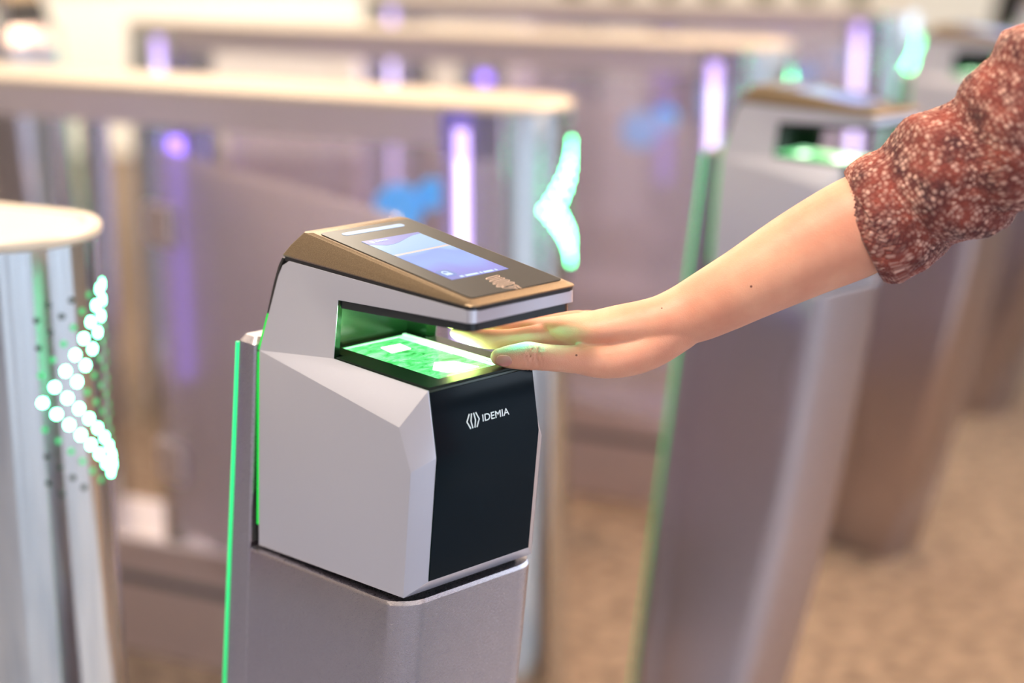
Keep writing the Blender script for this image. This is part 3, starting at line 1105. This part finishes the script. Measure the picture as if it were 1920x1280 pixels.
t = thing('plant_trough', 'pale plant trough far behind the gates at the top', 'planter', (0.95, 8.3, 0), 0)
obj('trough_box', loft_bm([[(x, y, z) for x, y in rrect(-0.85, 0.85, -0.17, 0.17, 0.03, 3)] for z in (0.0, 0.975)]), M['planter'], t)
obj('soil', box_bm(-0.80, 0.80, -0.13, 0.13, 0.975, 0.984), M['rubber'], t)
for k in range(7):
    x = 0.29 + k * 0.225
    bm = bmesh.new()
    rnd = random.Random(k)
    for j in range(46):
        a = rnd.uniform(0, 2 * PI)
        el = rnd.uniform(R(25), R(85))
        L_ = rnd.uniform(0.14, 0.34)
        if el < R(60):
            L_ *= 0.45
        wdt = rnd.uniform(0.012, 0.026)
        d = Vector((math.cos(a) * math.cos(el), math.sin(a) * math.cos(el), math.sin(el)))
        sd = Vector((-math.sin(a), math.cos(a), 0)) * wdt
        p = [Vector((0, 0, 0.0)) + d * L_ * q - Vector((0, 0, 0.16 * q * q)) * math.cos(el) for q in (0.0, 0.35, 0.7, 1.0)]
        p = [Vector((q.x, max(-0.11, min(0.11, q.y)), max(q.z, 0.004))) for q in p]
        v = [bm.verts.new(p[0])] + [bm.verts.new(p[1] + sd), bm.verts.new(p[1] - sd), bm.verts.new(p[2] + sd * .8), bm.verts.new(p[2] - sd * .8), bm.verts.new(p[3])]
        bm.faces.new((v[0], v[1], v[2]))
        bm.faces.new((v[1], v[3], v[4], v[2]))
        bm.faces.new((v[3], v[5], v[4]))
    pr = thing('trough_plant', 'dark green leafy plant in the pale trough at the top of the picture', 'plant', (x, 8.3, 0.985), 0, 'plants in the trough')
    obj('foliage', bm, M['leaf'], pr)
    sm = bmesh.new()
    bmesh.ops.create_cone(sm, cap_ends=True, segments=8, radius1=0.016, radius2=0.010, depth=0.10, matrix=Matrix.Translation((0, 0, 0.05)))
    obj('stem', sm, M['wood'], pr)

t = thing('lounge_chair', 'black lounge chair far behind, at the top right corner', 'chair', (2.78, 9.6, 0), R(200))
obj('seat', box_bm(-0.42, 0.42, -0.38, 0.36, 0.40, 0.58, 0.05), M['leather'], t)
bk = loft_bm([[(x, y + o_, z) for x, y in rrect(-0.42, 0.42, 0.26, 0.42, 0.05, 3)] for z, o_ in ((0.42, 0), (0.8, 0.05), (1.18, 0.14), (1.24, 0.16))])
obj('backrest', bk, M['leather'], t)
for sx in (-1, 1):
    obj('armrest', box_bm(sx * 0.46 - 0.05, sx * 0.46 + 0.05, -0.36, 0.34, 0.30, 0.78, 0.03), M['leather'], t)
    for sy in (-0.3, 0.3):
        obj('leg', box_bm(sx * 0.38 - 0.025, sx * 0.38 + 0.025, sy - 0.025, sy + 0.025, 0, 0.41, 0.005), M['wood'], t)

# ------------------------------------------------------------------ the arm
# local frame: origin at the wrist, +x towards the elbow side, +y away from the viewer, tilted like a lowered forearm
ARM_ROT = R(-14.9)
PITCH = ARM_ROT
K = 0.0004634
WD = 1.49
fwd = Vector((0, math.cos(R(14.9)), -math.sin(R(14.9))))
upv = Vector((0, math.sin(R(14.9)), math.cos(R(14.9))))
wrist = Vector((0.1344, 0, 0)) + Vector((0, 0, 1.575)) + fwd * WD + upv * (0.00695)
PR = Vector((0.74, 1.10, 0))
person = thing('person', 'person in a rust marled knit sweater, bare forearm and hand reaching into the palm scanner', 'person', PR, 0)
TA = Matrix.Translation(wrist - PR) @ Matrix.Rotation(ARM_ROT, 4, 'X')      # arm frame -> person frame


def tube_bm(st, seg=28, bm=None, cap0=True, cap1=True):
    """st: list of (x, z, y, a, b) centre and half sizes (a in the picture plane across the axis, b in depth)"""
    bm = bm or bmesh.new()
    pts = [Vector((s[0], s[2], s[1])) for s in st]
    n = len(st)
    rings = []
    for i, s in enumerate(st):
        t = (pts[min(i + 1, n - 1)] - pts[max(i - 1, 0)]).normalized()
        u = t.cross(Vector((0, 1, 0))).normalized()
        v = u.cross(t).normalized()
        rings.append((pts[i], t, u, v, s[3], s[4]))
    ext = []
    if cap0:
        c, t, u, v, a, b = rings[0]
        m_ = min(a, b)
        for q in (85, 65, 45, 22):
            ext.append((c - t * m_ * math.sin(R(q)), t, u, v, a * math.cos(R(q)), b * math.cos(R(q))))
    rings = ext + rings
    if cap1:
        c, t, u, v, a, b = rings[-1]
        m_ = min(a, b)
        for q in (22, 45, 65, 85):
            rings.append((c + t * m_ * math.sin(R(q)), t, u, v, a * math.cos(R(q)), b * math.cos(R(q))))
    loops = [[c + u * a * math.cos(2 * PI * k / seg) + v * b * math.sin(2 * PI * k / seg) for k in range(seg)] for c, t, u, v, a, b in rings]
    loft_bm(loops, bm=bm)
    return bm


def dense(st, m=5):
    """catmull-rom densify"""
    out = []
    n = len(st)
    for i in range(n - 1):
        p0, p1, p2, p3 = st[max(i - 1, 0)], st[i], st[i + 1], st[min(i + 2, n - 1)]
        for j in range(m):
            t = j / m
            out.append(tuple(0.5 * ((2 * b) + (-a + c) * t + (2 * a - 5 * b + 4 * c - d) * t * t + (-a + 3 * b - 3 * c + d) * t ** 3) for a, b, c, d in zip(p0, p1, p2, p3)))
    out.append(tuple(st[-1]))
    return out


def px(x, z, y, a, b=None):       # picture-plane hundredths of the sleeve sketch to metres
    return ((x - 1250) * K, (640 - z) * K - 0.00695, y, a * K, (b if b is not None else a) * K)


bm = bmesh.new()
# forearm and palm
tube_bm(dense([px(985, 612, .052, 17, 30), px(1025, 615, .046, 22, 42), px(1070, 618, .033, 30, 58), px(1120, 618, .026, 38, 74), px(1165, 612, .024, 42, 76), px(1210, 606, .020, 45, 70), px(1250, 600, .014, 51, 62), px(1300, 584, .010, 60, 62),
               px(1350, 559, .004, 66, 68), px(1400, 532, -.002, 71, 74), px(1500, 477, -.012, 84, 84), px(1600, 427, -.022, 93, 92), px(1700, 374, -.035, 86, 84), px(1785, 318, -.055, 78, 76), px(1880, 245, -.085, 80, 80), px(1960, 175, -.115, 82, 82), px(2080, 92, -.15, 86, 86), px(2170, 38, -.175, 88, 88)]), 36, bm)
# thumb and thenar
tube_bm(dense([px(936, 669, .002, 17, 19), px(950, 669, .002, 21.5, 22), px(972, 668, .001, 25, 23), px(990, 667, .001, 27.5, 25), px(1012, 669, .001, 26, 24), px(1050, 672, .002, 25.5, 25),
               px(1088, 674, .004, 28, 28), px(1130, 676, .007, 34, 34), px(1180, 667, .010, 39, 40), px(1225, 648, .012, 42, 46), px(1275, 612, .012, 46, 50)]), 28, bm)
# index
tube_bm(dense([px(853, 624, .029, 12, 14), px(872, 628, .028, 16.5, 17), px(900, 634, .027, 18.5, 18), px(925, 636, .027, 19.5, 19), px(960, 634, .027, 19, 19), px(1000, 630, .026, 21, 21), px(1040, 627, .026, 22, 23), px(1085, 624, .026, 28, 28), px(1120, 622, .026, 30, 30)]), 24, bm)
# middle, ring, little
tube_bm(dense([px(842, 603, .050, 12, 14), px(862, 607, .050, 16.5, 17), px(900, 613, .050, 18.5, 18.5), px(960, 618, .048, 20, 20), px(1010, 617, .047, 21, 21), px(1085, 612, .046, 28, 27)]), 24, bm)
tube_bm(dense([px(868, 596, .070, 11, 13), px(888, 600, .070, 15.5, 16), px(940, 607, .069, 18, 18), px(1010, 607, .066, 20, 20), px(1090, 605, .060, 27, 26)]), 24, bm)
tube_bm(dense([px(925, 592, .088, 10, 12), px(945, 595, .088, 14, 15), px(990, 598, .085, 16, 16), px(1050, 600, .079, 18, 18), px(1110, 603, .066, 25, 24)]), 24, bm)
raw = obj('raw_arm', bm, M['skin'])
md = raw.modifiers.new('r', 'REMESH')
md.mode = 'VOXEL'
md.voxel_size = 0.0015
md2 = raw.modifiers.new('s', 'SMOOTH')
md2.factor = 0.6
md2.iterations = 7
bpy.context.view_layer.update()
me = bpy.data.meshes.new_from_object(raw.evaluated_get(bpy.context.evaluated_depsgraph_get()))
bpy.data.objects.remove(raw)
me.name = 'body'
me.materials.clear()
me.materials.append(M['skin'])
# knuckle creases of the thumb, web fold
for v in me.vertices:
    co = v.co
    pxx = co.x / K + 1250
    pzz = 640 - (co.z + 0.00695) / K
    if 975 < pxx < 1030 and co.y < 0.016 and pzz > 636:
        amp = 0
        for cx, wd, am in ((988, 1.5, .5), (995, 1.6, .9), (1001, 1.4, .6), (1007, 1.6, 1.0), (1014, 1.4, .5)):
            wob = 2.0 * math.sin(pzz * 0.23 + cx)
            amp += 1.9 * am * math.exp(-((pxx - cx - wob) / wd) ** 2)
        fade = max(0, min(1, (700 - pzz) / 26)) * max(0, min(1, (pzz - 644) / 12))
        v.co = co - v.normal * amp * 0.0012 * fade
    if 1082 < pxx < 1125 and co.y < 0.02:
        amp = math.exp(-((pzz - 650 + (pxx - 1100) * 0.2) / 2.6) ** 2)
        v.co = co - v.normal * amp * 0.0008
for p in me.polygons:
    p.use_smooth = True
fine = me
ARMV = [v.co.copy() for v in me.vertices]


def tube3(st, seg=20, bm=None):
    """vertical-ish chain: (x, y, z, rx, ry)"""
    bm = bm or bmesh.new()
    ds = dense(st, 5)
    loops = []
    for q in (80, 50, 22):
        x, y, z, a, b = ds[0]
        sgn = -1 if ds[1][2] > z else 1
        loops.append([(x + a * math.cos(R(q)) * math.cos(2 * PI * k / seg), y + b * math.cos(R(q)) * math.sin(2 * PI * k / seg), z + sgn * min(a, b) * math.sin(R(q))) for k in range(seg)])
    for x, y, z, a, b in ds:
        loops.append([(x + a * math.cos(2 * PI * k / seg), y + b * math.sin(2 * PI * k / seg), z) for k in range(seg)])
    for q in (22, 50, 80):
        x, y, z, a, b = ds[-1]
        sgn = 1 if ds[-2][2] < z else -1
        loops.append([(x + a * math.cos(R(q)) * math.cos(2 * PI * k / seg), y + b * math.cos(R(q)) * math.sin(2 * PI * k / seg), z + sgn * min(a, b) * math.sin(R(q))) for k in range(seg)])
    return loft_bm(loops, bm=bm)


def fuse(bm, voxel, iters, name):
    r_ = obj('raw', bm, M['skin'])
    a_ = r_.modifiers.new('r', 'REMESH')
    a_.mode = 'VOXEL'
    a_.voxel_size = voxel
    b2 = r_.modifiers.new('s', 'SMOOTH')
    b2.iterations = iters
    bpy.context.view_layer.update()
    m_ = bpy.data.meshes.new_from_object(r_.evaluated_get(bpy.context.evaluated_depsgraph_get()))
    bpy.data.objects.remove(r_)
    m_.name = name
    m_.materials.clear()
    for p_ in m_.polygons:
        p_.use_smooth = True
    return m_


# rest of the body (faces -x, stands right of the frame): trunk, neck, head, other arm, legs
bb = tube3([(0, 0, .90, .105, .150), (0, 0, 1.05, .095, .125), (0, 0, 1.22, .105, .145), (0, 0, 1.38, .105, .165), (.01, 0, 1.46, .075, .150), (.01, 0, 1.50, .05, .075)])
tube3([(.015, 0, 1.46, .052, .055), (.0, 0, 1.58, .050, .052)], bm=bb)
tube3([(-.035, 0, 1.585, .045, .040), (-.015, 0, 1.63, .078, .062), (.0, 0, 1.69, .092, .074), (.005, 0, 1.745, .088, .072), (.01, 0, 1.775, .055, .048)], bm=bb)
tube3([(-.098, 0, 1.655, .018, .014), (-.094, 0, 1.69, .010, .009)], bm=bb)
for sy in (-1, 1):
    tube3([(.012, sy * .076, 1.650, .010, .008), (.014, sy * .082, 1.69, .016, .009)], bm=bb)
    tube3([(.01, sy * .085, .90, .085, .080), (.0, sy * .090, .70, .072, .070), (-.01, sy * .092, .48, .055, .055), (.01, sy * .092, .32, .052, .052), (.02, sy * .092, .08, .036, .036)], bm=bb)
tube3([(.02, -.185, 1.44, .050, .050), (.03, -.215, 1.25, .043, .043), (.01, -.225, 1.14, .037, .037), (-.04, -.222, .98, .030, .030), (-.06, -.218, .90, .026, .030), (-.07, -.215, .84, .022, .040)], bm=bb)
for k_ in range(4):
    tube3([(-.060 - .0 * k_, -.190 - .017 * k_, .82, .009, .009), (-.066, -.190 - .017 * k_, .78 - .004 * (k_ in (1, 2)), .008, .008), (-.060, -.190 - .017 * k_, .748 - .006 * (k_ in (1, 2)), .007, .007)], bm=bb)
tube3([(-.085, -.190, .86, .011, .011), (-.100, -.184, .82, .010, .010), (-.102, -.184, .795, .009, .009)], bm=bb)
# shoulder joint that meets the reaching arm
tube3([(-.135, .205, 1.50, .05, .05), (-.06, .165, 1.46, .055, .055), (.0, .12, 1.42, .06, .06)], bm=bb)
coarse = fuse(bb, 0.006, 4, 'rest')
bmj = bmesh.new()
fine.transform(TA)
bmj.from_mesh(fine)
bmj.from_mesh(coarse)
me2 = bpy.data.meshes.new('body')
bmj.to_mesh(me2)
bmj.free()
me2.materials.append(M['skin'])
arm = bpy.data.objects.new('body', me2)
C.objects.link(arm)
arm.parent = person
# clothes and hair
cb_ = tube3([(0, 0, .88, .125, .172), (0, 0, 1.05, .115, .150), (0, 0, 1.22, .125, .168), (0, 0, 1.38, .125, .185), (.01, 0, 1.455, .090, .170), (.012, 0, 1.505, .062, .085)])
tube3([(.02, -.190, 1.43, .066, .066), (.03, -.218, 1.25, .060, .060), (.01, -.228, 1.12, .054, .054), (-.02, -.225, 1.02, .048, .048)], bm=cb_)
tube3([(-.14, .205, 1.515, .070, .070), (-.07, .175, 1.465, .078, .078), (.0, .12, 1.40, .08, .08)], bm=cb_)
sw = fuse(cb_, 0.008, 4, 'sweater')
sw.materials.append(M['maroon'])
so = bpy.data.objects.new('sweater', sw)
C.objects.link(so)
so.parent = person
tb_ = tube3([(0, 0, .80, .120, .165), (0, 0, .95, .115, .155)])
for sy in (-1, 1):
    tube3([(.01, sy * .085, .88, .100, .088), (.0, sy * .092, .70, .090, .084), (-.01, sy * .094, .48, .074, .072), (.01, sy * .094, .32, .070, .070), (.015, sy * .094, .10, .064, .064)], bm=tb_)
tr_ = fuse(tb_, 0.008, 4, 'trousers')
tr_.materials.append(M['jeans'])
to = bpy.data.objects.new('trousers', tr_)
C.objects.link(to)
to.parent = person
for sy in (-1, 1):
    sb_ = loft_bm([[(x - 0.04, y + sy * .094, z) for x, y in rrect(-.13 * k_, .11 * k_, -.046 * k_, .046 * k_, .040 * k_, 5)] for z, k_ in ((0.0, .96), (0.03, 1.0), (0.055, .9), (0.075, .62), (0.095, .45))])
    obj('shoe', sb_, M['shoe'], person, smooth=True)
    eb_ = bmesh.new()
    bmesh.ops.create_uvsphere(eb_, u_segments=12, v_segments=8, radius=0.012, matrix=Matrix.Translation((-.078, sy * .031, 1.688)))
    ey_ = obj('eye', eb_, M['eye'], person, smooth=True)
    ib_ = bmesh.new()
    bmesh.ops.create_uvsphere(ib_, u_segments=10, v_segments=6, radius=0.0065, matrix=Matrix.Translation((-.0845, sy * .031, 1.688)))
    obj('iris', ib_, M['hair'], ey_, smooth=True)
hb_ = tube3([(.045, 0, 1.50, .045, .070), (.045, 0, 1.60, .062, .082), (.030, 0, 1.69, .088, .088), (.020, 0, 1.755, .090, .084), (.018, 0, 1.79, .060, .055)])
hm_ = fuse(hb_, 0.006, 3, 'hair')
hm_.materials.append(M['hair'])
ho_ = bpy.data.objects.new('hair', hm_)
C.objects.link(ho_)
ho_.parent = person
lb_ = bmesh.new()
bmesh.ops.create_uvsphere(lb_, u_segments=12, v_segments=8, radius=1.0, matrix=Matrix.Translation((-.086, 0, 1.622)) @ Matrix.Diagonal((.008, .022, .006, 1)))
obj('lips', lb_, M['nail'], person, smooth=True)
tag(arm, 'bare forearm and hand with light skin')
# thumb nail: a curved plate on the side facing the viewer
nb = bmesh.new()
U_, V_ = 12, 9
grid = []
for i in range(U_ + 1):
    row_ = []
    for j in range(V_ + 1):
        u = -1 + 2 * i / U_
        v_ = -1 + 2 * j / V_
        # super-ellipse outline
        k = (1 - 0.30 * abs(v_) ** 2.5)
        kk = (1 - 0.25 * abs(u) ** 3)
        xx = u * 0.0069 * k
        ang = v_ * R(30) * kk
        rr = 0.0104
        tip = max(0, -u) ** 2 * 0.0022
        row_.append(nb.verts.new((xx, -rr * math.cos(ang) + tip, rr * math.sin(ang))))
    grid.append(row_)
for i in range(U_):
    for j in range(V_):
        nb.faces.new((grid[i][j], grid[i + 1][j], grid[i + 1][j + 1], grid[i][j + 1]))
bmesh.ops.solidify(nb, geom=nb.faces[:], thickness=0.0008)
nl = obj('thumb_nail', nb, M['nail'], person, smooth=True)
nl.matrix_local = TA @ Matrix.Translation(((945 - 1250) * K, 0.0012, (640 - 669) * K - 0.00695)) @ Matrix.Rotation(R(20), 4, 'X')
for (mx, mz, my, r_) in ((1393, 542, None, 0.0011), (1085, 661, None, 0.0010), (1236, 573, None, .0007)):
    # find surface towards the viewer
    x_, z_ = (mx - 1250) * K, (640 - mz) * K - 0.00695
    best = min((v for v in ARMV if abs(v.x - x_) < 0.0025 and abs(v.z - z_) < 0.0025), key=lambda v: v.y, default=None)
    if best:
        mb = bmesh.new()
        bmesh.ops.create_icosphere(mb, subdivisions=2, radius=r_)
        mo = obj('mole', mb, M['mole'], person, smooth=True)
        mo.matrix_local = TA @ Matrix.Translation(best) @ Matrix.Diagonal((1, 0.5, 1, 1))

# the sleeve
sl = dense([px(1612, 438, -.020, 103, 101), px(1640, 424, -.024, 112, 106), px(1700, 374, -.034, 121, 112), px(1785, 318, -.055, 124, 118), px(1830, 290, -.068, 121, 120), px(1880, 245, -.085, 138, 124),
            px(1960, 175, -.115, 140, 130), px(2080, 92, -.15, 138, 134), px(2185, 30, -.180, 132, 132)], 34)
bm = bmesh.new()
uvl = bm.loops.layers.uv.new('UVMap')
SEG = 300
pts = [Vector((s[0], s[2], s[1])) for s in sl]
rings = []
ln = [0]
for i in range(1, len(pts)):
    ln.append(ln[-1] + (pts[i] - pts[i - 1]).length)
# cuff fold: outer surface, rolled rim, short inner return
prof = [(i, 0.0) for i in range(len(sl))]
rows_ = [(0.10, -0.010, 3), (0.0, -0.006, 0), (-0.0025, -0.0025, 0)]


def frame_at(i):
    t = (pts[min(i + 1, len(pts) - 1)] - pts[max(i - 1, 0)]).normalized()
    if i < 30:
        t = (pts[30] - pts[0]).normalized()
    u = t.cross(Vector((0, 1, 0))).normalized()
    return t, u, u.cross(t).normalized()


def ring_at(i, off, shift, vv):
    t, u, v = frame_at(i)
    s = sl[i]
    out = []
    for k in range(SEG):
        a = 2 * PI * k / SEG
        d = u * math.cos(a) + v * math.sin(a)
        base = pts[i] + t * shift + u * s[3] * math.cos(a) + v * s[4] * math.sin(a)
        L = ln[i]
        fade = min(1, L / 0.05)
        wr = noise.noise(Vector((base.x * 16, base.y * 16, base.z * 12 + 4))) * 0.007 * fade
        wr += 0.0035 * fade * math.sin((L * 95 + 1.2 * math.sin(a * 2) + noise.noise(base * 14) * 3.0))
        wr += noise.noise(base * 90) * 0.0016
        st_ = 0.0007 * math.sin(2 * PI * L / 0.0042 + (k % 4 < 2) * PI * 0.0) * math.sin(2 * PI * k / 4.17)
        out.append(base + d * (off + wr + st_))
    return out


allr = [(ring_at(5, -0.012, 0, 0), ln[5]), (ring_at(1, -0.006, -0.000, 0), 0), (ring_at(0, -0.0025, -0.0022, 0), 0)]
for i in range(len(sl)):
    allr.append((ring_at(i, 0, 0, 0), ln[i]))
vr = [[bm.verts.new(p) for p in r] for r, _ in allr]
for i in range(len(vr) - 1):
    for k in range(SEG):
        k2 = (k + 1) % SEG
        f = bm.faces.new((vr[i][k], vr[i][k2], vr[i + 1][k2], vr[i + 1][k]))
        for lp, (ii, kk) in zip(f.loops, ((i, k), (i, k + 1), (i + 1, k + 1), (i + 1, k))):
            lp[uvl].uv = (kk / SEG, allr[ii][1] / 0.5)
bmesh.ops.transform(bm, matrix=TA, verts=bm.verts[:])
sv = obj('sleeve', bm, M['knit'], person, smooth=True)
tag(sv, 'rust and maroon marled knit sweater sleeve')
# shoulder end of the sleeve is closed by a ribbed end ring outside the frame
# light of the sensor: the lamps of the scanner under its arm
l = bpy.data.lights.new('sensor_lamp', 'AREA')
l.energy = 0.9
l.color = (0.30, 1.0, 0.34)
l.shape = 'RECTANGLE'
l.size = 0.06
l.size_y = 0.06
lo = bpy.data.objects.new('sensor_lamp', l)
C.objects.link(lo)
lo.parent = sc0
lo.location = (0.004, 0.055, 0.193)
lo.rotation_euler = (R(180 - 8), R(10), 0)
l = bpy.data.lights.new('hood_lamp', 'AREA')
l.energy = 0.06
l.color = (0.0, 1.0, 0.70)
l.size = 0.03
lo = bpy.data.objects.new('hood_lamp', l)
C.objects.link(lo)
lo.parent = sc0
lo.location = (0.046, -0.020, 0.2365)
lo.rotation_euler = (R(-35), R(38), 0)
